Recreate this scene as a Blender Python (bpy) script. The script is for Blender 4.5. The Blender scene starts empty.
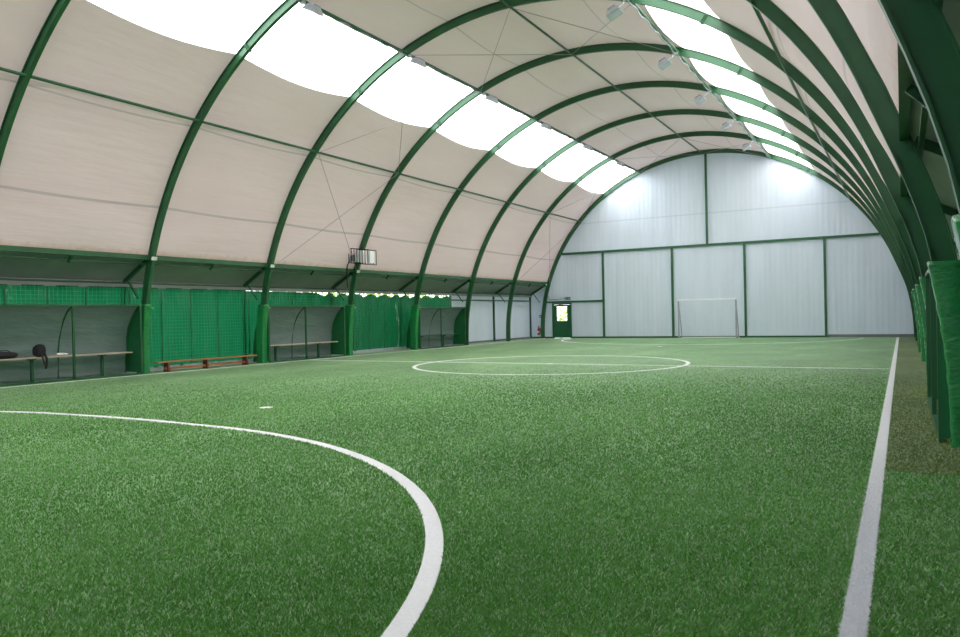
import bpy, math, random
import numpy as np
from mathutils import Vector, Matrix
random.seed(7); rng = np.random.default_rng(7)
sc = bpy.context.scene; col = sc.collection
PI = math.pi; R = math.radians

# ------------------------------------------------------------------ dimensions
XC = -9.111; S = 4.4599; YG = 40.243; ZC = .34; RI = 9.41; RO = 9.635
H = 1.4471
def AY(i): return YG - (8 - i) * S
XFL = XC - RI; XFR = XC + RI            # inner faces of the arch feet
XBL = XC - 10.31; XBR = XC + 10.31      # outer walls behind the arches
Y0 = AY(-2)

# ------------------------------------------------------------------ materials
def nt(name):
    m = bpy.data.materials.new(name); m.use_nodes = True
    n = m.node_tree.nodes; l = m.node_tree.links; n.clear()
    o = n.new('ShaderNodeOutputMaterial'); return m, n, l, o
def N(n, t, **k):
    x = n.new(t)
    for a, b in k.items():
        if hasattr(x, a): setattr(x, a, b)
        else: x.inputs[a].default_value = b
    return x
def noise(n, l, scale, vec=None, detail=4, rough=.55):
    x = n.new('ShaderNodeTexNoise'); x.inputs['Scale'].default_value = scale
    x.inputs['Detail'].default_value = detail; x.inputs['Roughness'].default_value = rough
    if vec is not None: l.new(vec, x.inputs['Vector'])
    return x
def ramp(n, l, fac, stops):
    r = n.new('ShaderNodeValToRGB'); e = r.color_ramp.elements
    while len(e) < len(stops): e.new(.5)
    for q, (p, c) in zip(e, stops): q.position = p; q.color = (*c, 1) if len(c) == 3 else c
    l.new(fac, r.inputs[0]); return r
def objvec(n, l, scale=(1, 1, 1)):
    t = n.new('ShaderNodeTexCoord'); mp = n.new('ShaderNodeMapping'); mp.inputs['Scale'].default_value = scale
    l.new(t.outputs['Object'], mp.inputs['Vector']); return mp.outputs[0]
def plain(name, c, rough=.5, metal=0, var=.12, nscale=6, bump=0, bscale=40, coat=0, spec=.5, vec=(1, 1, 1)):
    m, n, l, o = nt(name)
    b = N(n, 'ShaderNodeBsdfPrincipled', Roughness=rough, Metallic=metal)
    b.inputs['Coat Weight'].default_value = coat; b.inputs['Specular IOR Level'].default_value = spec
    v = objvec(n, l, vec)
    z = noise(n, l, nscale, v)
    r = ramp(n, l, z.outputs[0], [(.3, tuple(x * (1 - var) for x in c)), (.7, tuple(min(1, x * (1 + var)) for x in c))])
    l.new(r.outputs[0], b.inputs['Base Color'])
    if bump:
        z2 = noise(n, l, bscale, v); bp = N(n, 'ShaderNodeBump', Strength=bump, Distance=.02)
        l.new(z2.outputs[0], bp.inputs['Height']); l.new(bp.outputs[0], b.inputs['Normal'])
    l.new(b.outputs[0], o.inputs[0]); return m

M = {}
M['steel'] = plain('green_paint', (.022, .112, .045), .38, var=.15, nscale=2, spec=.5)
M['steel_dark'] = plain('dark_green_paint', (.016, .085, .038), .42, var=.15, nscale=2)
M['vinyl'] = plain('green_vinyl', (.012, .22, .055), .26, var=.12, nscale=3, bump=1.0, bscale=11, vec=(1, 1, 1.8), coat=.4)
M['door'] = plain('door_paint', (.008, .10, .040), .4)
M['white_metal'] = plain('white_metal', (.84, .86, .90), .35, var=.03)
M['post_metal'] = plain('goal_post_metal', (.36, .36, .42), .4)
M['grey_metal'] = plain('grey_metal', (.30, .33, .37), .4, metal=.4)
M['alu'] = plain('galvanised', (.55, .6, .66), .35, metal=.6)
M['dark'] = plain('dark_plastic', (.012, .012, .015), .5)
M['black'] = plain('black_fabric', (.010, .010, .014), .8, bump=.6, bscale=20)
M['maroon'] = plain('dark_maroon_fabric', (.05, .012, .02), .8, bump=.5, bscale=30)
M['wood'] = plain('varnished_wood', (.42, .15, .06), .45, var=.25, nscale=4, vec=(8, .6, 8))
M['wood_dark'] = plain('stained_wood_leg', (.16, .05, .03), .5, var=.2)
M['board'] = plain('pale_bench_board', (.50, .40, .30), .5, var=.15, nscale=3, vec=(6, .5, 6))
M['red'] = plain('red_enamel', (.30, .02, .03), .35)
M['cloth_white'] = plain('white_cloth', (.75, .75, .73), .8)
M['signgreen'] = plain('sign_green', (.01, .14, .10), .5)
M['trim'] = plain('kerb_grey', (.16, .17, .18), .6)
M['cable'] = plain('steel_cable', (.33, .31, .30), .5, metal=.2)
M['teal'] = plain('teal_plastic', (.02, .30, .27), .3, bump=.6, bscale=10, coat=.3)
M['line'] = plain('white_turf_fibre', (.90, .91, .93), .55, var=.06, nscale=60, bump=.6, bscale=240)
M['glassy'] = plain('lamp_glass', (.35, .40, .45), .12, var=.05, coat=.5)
M['bark'] = plain('bark', (.12, .08, .05), .9)

def mat_sheet(name, c, trans, rough=.45, grid=None, bump=.25, bscale=2.2, vec=(1, 1, 1), transp=0.):
    """thin sheet that lets light through: glossy/diffuse mixed with translucency"""
    m, n, l, o = nt(name)
    v = objvec(n, l, vec)
    b = N(n, 'ShaderNodeBsdfPrincipled', Roughness=rough)
    t = n.new('ShaderNodeBsdfTranslucent'); mx = n.new('ShaderNodeMixShader'); mx.inputs[0].default_value = trans
    z = noise(n, l, 1.3, v); r = ramp(n, l, z.outputs[0], [(.3, tuple(x * .9 for x in c)), (.7, tuple(min(1, x * 1.08) for x in c))])
    csock = r.outputs[0]
    if grid:
        # reinforcing threads: a fine square grid woven into the sheet
        sep = n.new('ShaderNodeSeparateXYZ'); l.new(objvec(n, l), sep.inputs[0]); outs = []
        for ax in grid[2]:
            mu = N(n, 'ShaderNodeMath', operation='MULTIPLY'); l.new(sep.outputs[ax], mu.inputs[0]); mu.inputs[1].default_value = 1 / grid[0]
            fr = N(n, 'ShaderNodeMath', operation='FRACT'); l.new(mu.outputs[0], fr.inputs[0])
            lt = N(n, 'ShaderNodeMath', operation='LESS_THAN'); l.new(fr.outputs[0], lt.inputs[0]); lt.inputs[1].default_value = grid[1]
            outs.append(lt.outputs[0])
        ma = N(n, 'ShaderNodeMath', operation='MAXIMUM'); l.new(outs[0], ma.inputs[0]); l.new(outs[1], ma.inputs[1])
        mc = n.new('ShaderNodeMixRGB'); l.new(ma.outputs[0], mc.inputs[0]); l.new(csock, mc.inputs[1]); mc.inputs[2].default_value = (*grid[3], 1); csock = mc.outputs[0]
    l.new(csock, b.inputs['Base Color']); l.new(csock, t.inputs['Color'])
    z2 = noise(n, l, bscale, v, 3); bp = N(n, 'ShaderNodeBump', Strength=bump, Distance=.1)
    l.new(z2.outputs[0], bp.inputs['Height']); l.new(bp.outputs[0], b.inputs['Normal'])
    l.new(b.outputs[0], mx.inputs[1]); l.new(t.outputs[0], mx.inputs[2])
    out = mx.outputs[0]
    if transp:
        tp = n.new('ShaderNodeBsdfTransparent'); m2 = n.new('ShaderNodeMixShader'); m2.inputs[0].default_value = transp
        l.new(out, m2.inputs[1]); l.new(tp.outputs[0], m2.inputs[2]); out = m2.outputs[0]
    l.new(out, o.inputs[0]); return m
M['tarp'] = mat_sheet('green_tarpaulin', (.004, .068, .025), .36, .015, grid=(.105, .14, (1, 2), (.008, .125, .05)), bump=1.0, bscale=1.6, vec=(1, 2.0, .7))
M['skin'] = mat_sheet('grey_pvc_sheet', (.27, .33, .35), .38, .18, bump=.8, bscale=2.6, vec=(1, .55, 1.8))
M['endpanel'] = plain('green_side_panel', (.010, .13, .045), .4)
M['liner'] = mat_sheet('grey_roof_liner', (.30, .31, .32), .07, .5, bump=.15, bscale=1.2)
M['skylight'] = mat_sheet('clear_white_pvc', (.95, .95, .95), .6, .4, bump=0, transp=.62)
M['foliage'] = mat_sheet('leaf', (.34, .46, .10), .45, .5, bump=0)

def mat_membrane():
    m, n, l, o = nt('pvc_membrane')
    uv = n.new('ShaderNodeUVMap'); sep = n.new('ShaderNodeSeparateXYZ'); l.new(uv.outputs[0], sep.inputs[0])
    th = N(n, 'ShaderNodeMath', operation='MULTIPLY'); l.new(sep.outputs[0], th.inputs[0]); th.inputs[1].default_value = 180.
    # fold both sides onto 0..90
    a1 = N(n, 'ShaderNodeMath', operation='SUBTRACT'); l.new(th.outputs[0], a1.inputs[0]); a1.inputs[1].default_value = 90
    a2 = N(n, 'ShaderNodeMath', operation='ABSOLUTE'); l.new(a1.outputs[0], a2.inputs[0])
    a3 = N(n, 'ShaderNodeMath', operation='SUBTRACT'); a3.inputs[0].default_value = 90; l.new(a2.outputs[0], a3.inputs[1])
    seam_shadow = None
    for c, w in ((26.3, .22), (40.9, .16), (78.5, .14)):  # weld seams; the upper bands also paint in purlin and wire shadow lines
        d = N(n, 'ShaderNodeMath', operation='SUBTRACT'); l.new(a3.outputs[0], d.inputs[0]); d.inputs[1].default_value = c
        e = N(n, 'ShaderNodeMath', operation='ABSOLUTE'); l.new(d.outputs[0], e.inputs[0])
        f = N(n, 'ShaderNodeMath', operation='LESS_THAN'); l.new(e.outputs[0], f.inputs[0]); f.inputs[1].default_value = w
        if seam_shadow is None: seam_shadow = f.outputs[0]
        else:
            g = N(n, 'ShaderNodeMath', operation='MAXIMUM'); l.new(seam_shadow, g.inputs[0]); l.new(f.outputs[0], g.inputs[1]); seam_shadow = g.outputs[0]
    v = objvec(n, l, (1, .3, 1)); z = noise(n, l, .8, v)
    base = ramp(n, l, z.outputs[0], [(.3, (.68, .535, .545)), (.7, (.73, .585, .60))])
    # rusty dirt along the hem at the eaves
    zd = noise(n, l, 5, objvec(n, l)); ad = N(n, 'ShaderNodeMath', operation='MULTIPLY_ADD'); l.new(zd.outputs[0], ad.inputs[0]); ad.inputs[1].default_value = 2.0; l.new(a3.outputs[0], ad.inputs[2])
    hem = N(n, 'ShaderNodeMapRange'); l.new(ad.outputs[0], hem.inputs[0]); hem.inputs[1].default_value = 18.9; hem.inputs[2].default_value = 20.0; hem.inputs[3].default_value = .55; hem.inputs[4].default_value = 0
    mh = n.new('ShaderNodeMixRGB'); l.new(hem.outputs[0], mh.inputs[0]); l.new(base.outputs[0], mh.inputs[1]); mh.inputs[2].default_value = (.50, .27, .19, 1)
    ms = n.new('ShaderNodeMixRGB'); l.new(seam_shadow, ms.inputs[0]); l.new(mh.outputs[0], ms.inputs[1]); ms.inputs[2].default_value = (.50, .41, .42, 1)
    b = N(n, 'ShaderNodeBsdfPrincipled', Roughness=.45); l.new(ms.outputs[0], b.inputs['Base Color']); b.inputs['Specular IOR Level'].default_value = .3
    t = n.new('ShaderNodeBsdfTranslucent'); l.new(ms.outputs[0], t.inputs['Color'])
    zb = noise(n, l, 1.5, objvec(n, l, (1, .35, 3.5)), 3); bp = N(n, 'ShaderNodeBump', Strength=.17, Distance=.12)
    l.new(zb.outputs[0], bp.inputs['Height']); l.new(bp.outputs[0], b.inputs['Normal']); l.new(bp.outputs[0], t.inputs['Normal'])
    mx = n.new('ShaderNodeMixShader'); mx.inputs[0].default_value = .04; l.new(b.outputs[0], mx.inputs[1]); l.new(t.outputs[0], mx.inputs[2])
    l.new(mx.outputs[0], o.inputs[0]); return m
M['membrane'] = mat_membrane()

def mat_gable():
    m, n, l, o = nt('ribbed_white_sheet')
    v = objvec(n, l, (1, 1, 1)); sep = n.new('ShaderNodeSeparateXYZ'); l.new(v, sep.inputs[0])
    w = n.new('ShaderNodeTexWave'); w.inputs['Scale'].default_value = 1.25; w.inputs['Distortion'].default_value = .0; l.new(v, w.inputs['Vector'])
    z = noise(n, l, 1.0, objvec(n, l, (2.2, 1, .25)))
    base = ramp(n, l, z.outputs[0], [(.3, (.62, .69, .775)), (.7, (.69, .76, .85))])
    # weld seam
    d = N(n, 'ShaderNodeMath', operation='SUBTRACT'); l.new(sep.outputs[2], d.inputs[0]); d.inputs[1].default_value = 6.62
    e = N(n, 'ShaderNodeMath', operation='ABSOLUTE'); l.new(d.outputs[0], e.inputs[0]); f = N(n, 'ShaderNodeMath', operation='LESS_THAN'); l.new(e.outputs[0], f.inputs[0]); f.inputs[1].default_value = .035
    fx = N(n, 'ShaderNodeMath', operation='MULTIPLY'); l.new(f.outputs[0], fx.inputs[0]); fx.inputs[1].default_value = .35
    ms = n.new('ShaderNodeMixRGB'); l.new(fx.outputs[0], ms.inputs[0]); l.new(base.outputs[0], ms.inputs[1]); ms.inputs[2].default_value = (.4, .45, .5, 1)
    b = N(n, 'ShaderNodeBsdfPrincipled', Roughness=.5); l.new(ms.outputs[0], b.inputs['Base Color'])
    t = n.new('ShaderNodeBsdfTranslucent'); l.new(ms.outputs[0], t.inputs['Color'])
    bp = N(n, 'ShaderNodeBump', Strength=.25, Distance=.03); l.new(w.outputs[1], bp.inputs['Height']); l.new(bp.outputs[0], b.inputs['Normal'])
    mx = n.new('ShaderNodeMixShader'); mx.inputs[0].default_value = GAB_T; l.new(b.outputs[0], mx.inputs[1]); l.new(t.outputs[0], mx.inputs[2])
    l.new(mx.outputs[0], o.inputs[0]); return m
GAB_T = .10
M['gable'] = mat_gable()

def mat_turf(name, cols, sheen=.25):
    m, n, l, o = nt(name)
    v = objvec(n, l); big = noise(n, l, .55, objvec(n, l, (1, .6, 1)), 5, .6); fine = noise(n, l, 55, objvec(n, l, (1, .8, 1)), 6, .75)
    mid = noise(n, l, 4.5, objvec(n, l, (1, .7, 1)), 5, .7)
    m1 = N(n, 'ShaderNodeMath', operation='MULTIPLY'); l.new(fine.outputs[0], m1.inputs[0]); m1.inputs[1].default_value = .42
    m2 = N(n, 'ShaderNodeMath', operation='MULTIPLY_ADD'); l.new(mid.outputs[0], m2.inputs[0]); m2.inputs[1].default_value = .38; l.new(m1.outputs[0], m2.inputs[2])
    m3 = N(n, 'ShaderNodeMath', operation='MULTIPLY_ADD'); l.new(big.outputs[0], m3.inputs[0]); m3.inputs[1].default_value = .42; l.new(m2.outputs[0], m3.inputs[2])
    r = ramp(n, l, m3.outputs[0], [(.47, cols[0]), (.61, cols[1]), (.74, cols[2])])
    b = N(n, 'ShaderNodeBsdfPrincipled', Roughness=.5); l.new(r.outputs[0], b.inputs['Base Color'])
    b.inputs['Sheen Weight'].default_value = sheen; b.inputs['Sheen Roughness'].default_value = .45
    b.inputs['Specular IOR Level'].default_value = .35
    bp = N(n, 'ShaderNodeBump', Strength=.9, Distance=.02); l.new(fine.outputs[0], bp.inputs['Height']); l.new(bp.outputs[0], b.inputs['Normal'])
    l.new(b.outputs[0], o.inputs[0]); return m
M['turf'] = mat_turf('green_turf', [(.045, .165, .030), (.10, .28, .066), (.24, .45, .18)])
M['turf_olive'] = mat_turf('olive_turf', [(.055, .105, .020), (.11, .175, .042), (.22, .30, .10)], .1)
M['outside'] = plain('outside_paving', (.34, .34, .31), .9, var=.2)

def mat_blade(name):
    m, n, l, o = nt(name)
    a = n.new('ShaderNodeAttribute'); a.attribute_name = 'tint'
    b = N(n, 'ShaderNodeBsdfPrincipled', Roughness=.38); b.inputs['Specular IOR Level'].default_value = .45
    l.new(a.outputs['Color'], b.inputs['Base Color']); t = n.new('ShaderNodeBsdfTranslucent'); l.new(a.outputs['Color'], t.inputs[0])
    mx = n.new('ShaderNodeMixShader'); mx.inputs[0].default_value = .3; l.new(b.outputs[0], mx.inputs[1]); l.new(t.outputs[0], mx.inputs[2]); l.new(mx.outputs[0], o.inputs[0]); return m
M['blade'] = mat_blade('turf_fibres')

def mat_glass():
    m, n, l, o = nt('window_glass')
    g = N(n, 'ShaderNodeBsdfGlossy', Roughness=.02); t = n.new('ShaderNodeBsdfTransparent'); mx = n.new('ShaderNodeMixShader'); mx.inputs[0].default_value = .92
    l.new(g.outputs[0], mx.inputs[1]); l.new(t.outputs[0], mx.inputs[2]); l.new(mx.outputs[0], o.inputs[0]); return m
M['glass'] = mat_glass()

# ------------------------------------------------------------------ mesh helpers
class MB:
    def __init__(s): s.v = []; s.f = []
    def add(s, vs, fs):
        b = len(s.v); s.v += [tuple(p) for p in vs]; s.f += [tuple(i + b for i in q) for q in fs]; return s
    def box(s, x0, x1, y0, y1, z0, z1):
        return s.add([(x, y, z) for x in (x0, x1) for y in (y0, y1) for z in (z0, z1)],
                     [(0, 1, 3, 2), (4, 6, 7, 5), (0, 4, 5, 1), (2, 3, 7, 6), (0, 2, 6, 4), (1, 5, 7, 3)])
    def bar(s, a, b, w, d, up=(0, 0, 1)):
        """rectangular bar from a to b, w sideways, d along up"""
        a = Vector(a); b = Vector(b); t = (b - a).normalized(); u = Vector(up); sd = t.cross(u).normalized(); u = sd.cross(t).normalized()
        vs = [p + sd * (i * w / 2) + u * (j * d / 2) for p in (a, b) for i in (-1, 1) for j in (-1, 1)]
        return s.add(vs, [(0, 1, 3, 2), (4, 6, 7, 5), (0, 4, 5, 1), (2, 3, 7, 6), (0, 2, 6, 4), (1, 5, 7, 3)])
    def tube(s, pts, r, k=10, cap=True):
        pts = [Vector(p) for p in pts]; rs = r if isinstance(r, (list, tuple)) else [r] * len(pts)
        b = len(s.v); ref = None
        for i, p in enumerate(pts):
            t = (pts[min(i + 1, len(pts) - 1)] - pts[max(i - 1, 0)]).normalized()
            if ref is None: ref = Vector((0, 0, 1)) if abs(t.z) < .9 else Vector((1, 0, 0))
            sd = t.cross(ref).normalized(); up = sd.cross(t).normalized(); ref = up
            for j in range(k):
                a = 2 * PI * j / k; s.v.append(tuple(p + (sd * math.cos(a) + up * math.sin(a)) * rs[i]))
        for i in range(len(pts) - 1):
            for j in range(k):
                s.f.append((b + i * k + j, b + i * k + (j + 1) % k, b + (i + 1) * k + (j + 1) % k, b + (i + 1) * k + j))
        if cap:
            s.f.append(tuple(b + j for j in range(k))[::-1]); s.f.append(tuple(b + (len(pts) - 1) * k + j for j in range(k)))
        return s
    def lathe(s, c, prof, k=14, axis=(0, 0, 1)):
        ax = Vector(axis); return s.tube([Vector(c) + ax * z for r, z in prof], [max(r, .001) for r, z in prof], k)
    def build(s, name, mat, parent=None, smooth=False, bevel=0, origin=None):
        me = bpy.data.meshes.new(name); vs = s.v
        if parent is not None:
            o = Vector(parent_world(parent)); vs = [(p[0] - o.x, p[1] - o.y, p[2] - o.z) for p in vs]
        elif origin is not None: vs = [(p[0] - origin[0], p[1] - origin[1], p[2] - origin[2]) for p in vs]
        me.from_pydata(vs, [], s.f); me.update()
        me.materials.append(M[mat] if isinstance(mat, str) else mat)
        ob = bpy.data.objects.new(name, me); col.objects.link(ob)
        if parent is not None: ob.parent = parent
        elif origin is not None: ob.location = origin
        if smooth:
            for p in me.polygons: p.use_smooth = True
        if bevel:
            bv = ob.modifiers.new('bevel', 'BEVEL'); bv.width = bevel; bv.segments = 2; bv.limit_method = 'ANGLE'
        return ob
def parent_world(p):
    v = Vector(p.location)
    while p.parent is not None: p = p.parent; v = v + Vector(p.location)
    return v
def tag(o, label=None, cat=None, group=None, kind=None):
    if label: o['label'] = label
    if cat: o['category'] = cat
    if group: o['group'] = group
    if kind: o['kind'] = kind
    return o
def empty(name, loc, label, cat, group=None):
    o = bpy.data.objects.new(name, None); o.location = loc; o.empty_display_size = .2; col.objects.link(o); return tag(o, label, cat, group)
def struct(o): o['kind'] = 'structure'; return o
def dup(root, loc, label=None):
    r = root.copy(); col.objects.link(r); r.location = loc
    if label: r['label'] = label
    def rec(a, b):
        for ch in a.children:
            c = ch.copy(); col.objects.link(c); c.parent = b; rec(ch, c)
    rec(root, r); return r

def arc_pt(r, th, y, side_xc=XC): return (XC - r * math.cos(th), y, ZC + r * math.sin(th))   # th=0 left foot, 180 right foot
def flare(z):
    # the right-hand feet stand a little further out
    t = min(max((3.7 - z) / 1.7, 0), 1); return .10 * t * t * (3 - 2 * t) + .05 * min(max(1 - z / 1.9, 0), 1)
def arch_path(r, n=96):
    p = [(XC - r, 0.0)] + [(XC - r * math.cos(PI * i / n), ZC + r * math.sin(PI * i / n)) for i in range(n + 1)] + [(XC + r, 0.0)]
    return [(x + (flare(z) if x > XC else 0), z) for x, z in p]
def arch_sweep(mb, r0, r1, y0, y1):
    A = arch_path(r0); B = arch_path(r1); b = len(mb.v)
    for (xa, za), (xb, zb) in zip(A, B):
        mb.v += [(xa, y0, za), (xa, y1, za), (xb, y1, zb), (xb, y0, zb)]
    for i in range(len(A) - 1):
        for j in range(4):
            mb.f.append((b + i * 4 + j, b + i * 4 + (j + 1) % 4, b + (i + 1) * 4 + (j + 1) % 4, b + (i + 1) * 4 + j))
    e = b + (len(A) - 1) * 4; mb.f += [(b, b + 3, b + 2, b + 1), (e, e + 1, e + 2, e + 3)]

# ------------------------------------------------------------------ floor, walls, membrane
fl = MB(); fl.box(XBL - .05, XBR + .05, Y0 - .1, YG + .2, -.12, 0); struct(fl.build('floor', 'turf'))
gr = MB(); gr.box(-70, 60, -60, 110, -.4, -.13); struct(gr.build('floor_outside', 'outside'))

def strip_mesh(name, mat, A0, A1, nth):
    """piece of the membrane between two angles, saddle-sagged between the arches"""
    vs = []; fs = []; uvs = []
    ny = 14 * 10; ys = [Y0 + S * 10 * j / ny for j in range(ny + 1)]
    for j, y in enumerate(ys):
        t = (j % 14) / 14; sg0 = .16 * math.sin(PI * t) if j % 14 else 0
        dip = .7 * math.sin(PI * t)      # the skylight seam hangs in a shallow curve in every bay
        th0, th1 = [a - dip if a == TL else a + dip if a == 180 - TL else a for a in (A0, A1)]
        for i in range(nth + 1):
            th = th0 + (th1 - th0) * i / nth; e = min(th, 180 - th); sag = sg0 * min(1, max(0, (e - 17.6) / 5)) ** .6; vs.append(arc_pt(RO - sag, R(th), y)); uvs.append((th / 180, y / 50))
    w = nth + 1
    for j in range(ny):
        for i in range(nth): fs.append((j * w + i, j * w + i + 1, (j + 1) * w + i + 1, (j + 1) * w + i))
    me = bpy.data.meshes.new(name); me.from_pydata(vs, [], fs); me.update()
    ul = me.uv_layers.new(name='UVMap'); li = np.empty(len(me.loops), np.int32); me.loops.foreach_get('vertex_index', li)
    ul.data.foreach_set('uv', np.array(uvs)[li].ravel())
    for p in me.polygons: p.use_smooth = True
    me.materials.append(M[mat]); o = bpy.data.objects.new(name, me); col.objects.link(o); return struct(o)
TE, TL, TU = 17.6, 55.0, 68.2
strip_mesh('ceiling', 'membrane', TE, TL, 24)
strip_mesh('window_1', 'skylight', TL, TU, 8)
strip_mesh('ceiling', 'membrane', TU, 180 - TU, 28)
strip_mesh('window_2', 'skylight', 180 - TU, 180 - TL, 8)
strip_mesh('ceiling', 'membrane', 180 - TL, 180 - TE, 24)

DX0, DX1, DH = -18.02, -16.80, 2.06
def gable(name, y, door):
    mb = MB(); n = 64; t = .04
    # arched sheet above the eaves plus side strips; polygon as columns, cut out for the door
    xs = sorted(set([XC - RO * math.cos(PI * i / n) for i in range(n + 1)] + [XBL, XBR] + ([DX0, DX1] if door else [])))
    for a, b in zip(xs, xs[1:]):
        def top(x):
            d = abs(x - XC)
            arch = ZC + math.sqrt(max(RO * RO - d * d, 0)) if d < RO else 0
            return max(arch, 3.25 + (2.62 - 3.25) * (d - 9.3) / 1.0 if d > 9.3 else 0, .1)
        m = (a + b) / 2; z0 = DH if door and DX0 <= m <= DX1 else 0
        za, zb = top(a + 1e-6), top(b - 1e-6)
        mb.add([(a, y, z0), (b, y, z0), (b, y, zb), (a, y, za), (a, y + t, z0), (b, y + t, z0), (b, y + t, zb), (a, y + t, za)],
               [(0, 1, 2, 3), (5, 4, 7, 6), (3, 2, 6, 7), (0, 4, 5, 1)])
    return struct(mb.build(name, 'gable'))
GY = YG + .10
gable('wall_far', GY, True)
gable('wall_near', Y0 - .1, False)

# side walls behind the arches
mb = MB(); mb.box(XBL - .04, XBL, AY(6) - .25, GY, 0, 2.62); struct(mb.build('wall_left', 'gable'))
mb = MB(); mb.box(XBL - .04, XBL, Y0 - .1, AY(1) - .1, 0, 2.62); struct(mb.build('wall_left', 'endpanel'))
mb = MB(); mb.box(XBR, XBR + .04, Y0 - .1, GY, 0, 2.62); struct(mb.build('wall_right', 'tarp'))
# lean-to lining behind the arches, from the eaves down to the outer wall
for sgn, nm in ((-1, 'ceiling'), (1, 'ceiling')):
    mb = MB(); xa = XC + sgn * 9.18; xb = XC + sgn * 10.33; ny = 60
    for j in range(ny + 1):
        y = Y0 + (GY - Y0) * j / ny
        mb.v += [(xa, y, 3.26), ((xa + xb) / 2, y, 2.94 - .02 * math.sin(j)), (xb, y, 2.62), (xb, y, 2.66), (xa, y, 3.31)]
    for j in range(ny):
        for k in range(5): mb.f.append((j * 5 + k, j * 5 + (k + 1) % 5, j * 5 + 5 + (k + 1) % 5, j * 5 + 5 + k))
    struct(mb.build(nm, 'liner'))
    # wall-head strip
    mb = MB(); x = XC + sgn * 10.31; mb.box(min(x, x - sgn * .08), max(x, x - sgn * .08), AY(1) - .1, GY, 2.45, 2.56); struct(mb.build('trim_%d' % (1 if sgn < 0 else 2), 'liner'))
    mb = MB(); mb.box(min(x, x - sgn * .10), max(x, x - sgn * .10), AY(1) - .1, GY, 2.56, 2.62); struct(mb.build('trim_%d' % (3 if sgn < 0 else 4), 'steel_dark'))
# kerbs
mb = MB(); mb.box(XBL, XBL + .14, AY(1), AY(6) - .2, 0, .13); struct(mb.build('baseboard_left', 'alu'))
mb = MB(); mb.box(XBL + .0, XBL + .06, AY(6) - .2, GY, 0, .10); struct(mb.build('baseboard_left', 'trim'))
mb = MB(); mb.box(XBL, DX0, GY - .05, GY, 0, .09); mb.box(DX1, XC + 5.9, GY - .05, GY, 0, .09); struct(mb.build('baseboard_far', 'steel_dark'))
mb = MB(); mb.box(XC + 5.9, XBR, GY - .07, GY, 0, .14); struct(mb.build('baseboard_far', 'trim'))

# ------------------------------------------------------------------ arches
ordn = {8: 'flat against the white end wall', 7: 'next before the end wall arch, foot amid white wall panels',
        6: 'with its left foot at the end of the farthest dugout', 5: 'its left foot padded just before the farthest dugout', 4: 'carrying the caged heater on its left side',
        3: 'left foot between brown bench and middle dugout', 2: 'left foot between nearest dugout and brown bench',
        1: 'crossing the upper left corner of the photo', 0: 'nearest, a broad beam in the upper right corner'}
TH_SP = 57.2
for i in range(0, 9):
    y = AY(i); root = empty('steel_arch', (XC, y, 0), 'green steel arch ' + ordn[i], 'roof arch', 'steel arches spanning the hall')
    mb = MB(); arch_sweep(mb, RI, RI + .018, y - .05, y + .05); arch_sweep(mb, RO - .015, RO, y - .05, y + .05); arch_sweep(mb, RI + .018, RO - .015, y - .010, y + .010)
    mb.build('arch_beam', 'steel', root)
    for th in (TH_SP, 180 - TH_SP):      # bolted splice
        mb = MB(); a = R(th); rad = Vector((-math.cos(a), 0, math.sin(a))); tan = Vector((math.sin(a), 0, math.cos(a))); c = Vector((XC, y, ZC))
        for r in (-.02, .02): mb.bar(c + rad * (RI - .03) + tan * r, c + rad * (RO - .03) + tan * r, .15, .012, up=tan)
        mb.build('splice_plate', 'steel', root)
    for th in ((17.8,) if i in (2, 3, 4) else ()):
        mb = MB(); a = R(th); rad = Vector((-math.cos(a), 0, math.sin(a))); tan = Vector((math.sin(a), 0, math.cos(a))); c = Vector((XC, y, ZC))
        mb.bar(c + rad * (RI - .005) - tan * .05, c + rad * (RI - .005) + tan * .05, .17, .02, up=rad)
        tag(mb.build('rope_lashing', 'cloth_white', root), 'white rope lashing')
    for sg in (-1, 1):   # rafter of the aisle and its knee brace
        mb = MB(); mb.bar((XC + sg * 9.25, y - .03, 3.17), (XC + sg * 10.26, y - .03, 2.60), .07, .11); mb.build('aisle_rafter', 'steel_dark', root)
        mb = MB(); mb.bar((XC + sg * 10.12, y - .03, 2.70), (XC + sg * 9.66, y - .03, 2.12), .04, .04, up=(0, 1, 0)); mb.build('knee_brace', 'steel', root)

# purlins and eave beams
for th, nm in ((42.6, 'left side between eaves and skylight'), (137.4, 'right side between eaves and skylight')):
    mb = MB(); a = R(th); p = arc_pt(RI + .035, a, 0); mb.tube([(p[0], Y0, p[2]), (p[0], YG + .08, p[2])], .036, 10)
    tag(mb.build('purlin', 'steel', smooth=True, origin=(p[0], Y0, p[2])), 'thin green pipe purlin on the ' + nm, 'purlin', 'lengthways purlins')
p = arc_pt(RI + .035, R(90), 0); mb = MB(); mb.tube([(p[0], Y0, p[2]), (p[0], YG + .08, p[2])], .036, 10)
tag(mb.build('purlin', 'steel', smooth=True, origin=(p[0], Y0, p[2])), 'thin green pipe purlin running lengthways under the ridge', 'purlin', 'lengthways purlins')
for th, nm in ((68.9, 'left'), (111.1, 'right')):
    a = R(th); p = arc_pt(RI + .04, a, 0); root = empty('purlin', (p[0], Y0, p[2]), 'green purlin carrying a grey cable along the top edge of the %s skylight' % nm, 'purlin', 'skylight purlins')
    mb = MB(); mb.tube([(p[0], Y0, p[2]), (p[0], YG + .08, p[2])], .05, 10); mb.build('pipe', 'steel', root, smooth=True)
    mb = MB(); q = arc_pt(RI - .025, a, 0); pts = [(q[0] + .022 * math.cos(t * .55), Y0 + t * .09, q[2] + .014 * math.sin(t * .9 + math.sin(t * .21))) for t in range(int((YG - Y0) / .09))]
    mb.tube(pts, .018, 6); tag(mb.build('power_cable', 'grey_metal', root), 'grey electric cable')
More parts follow.
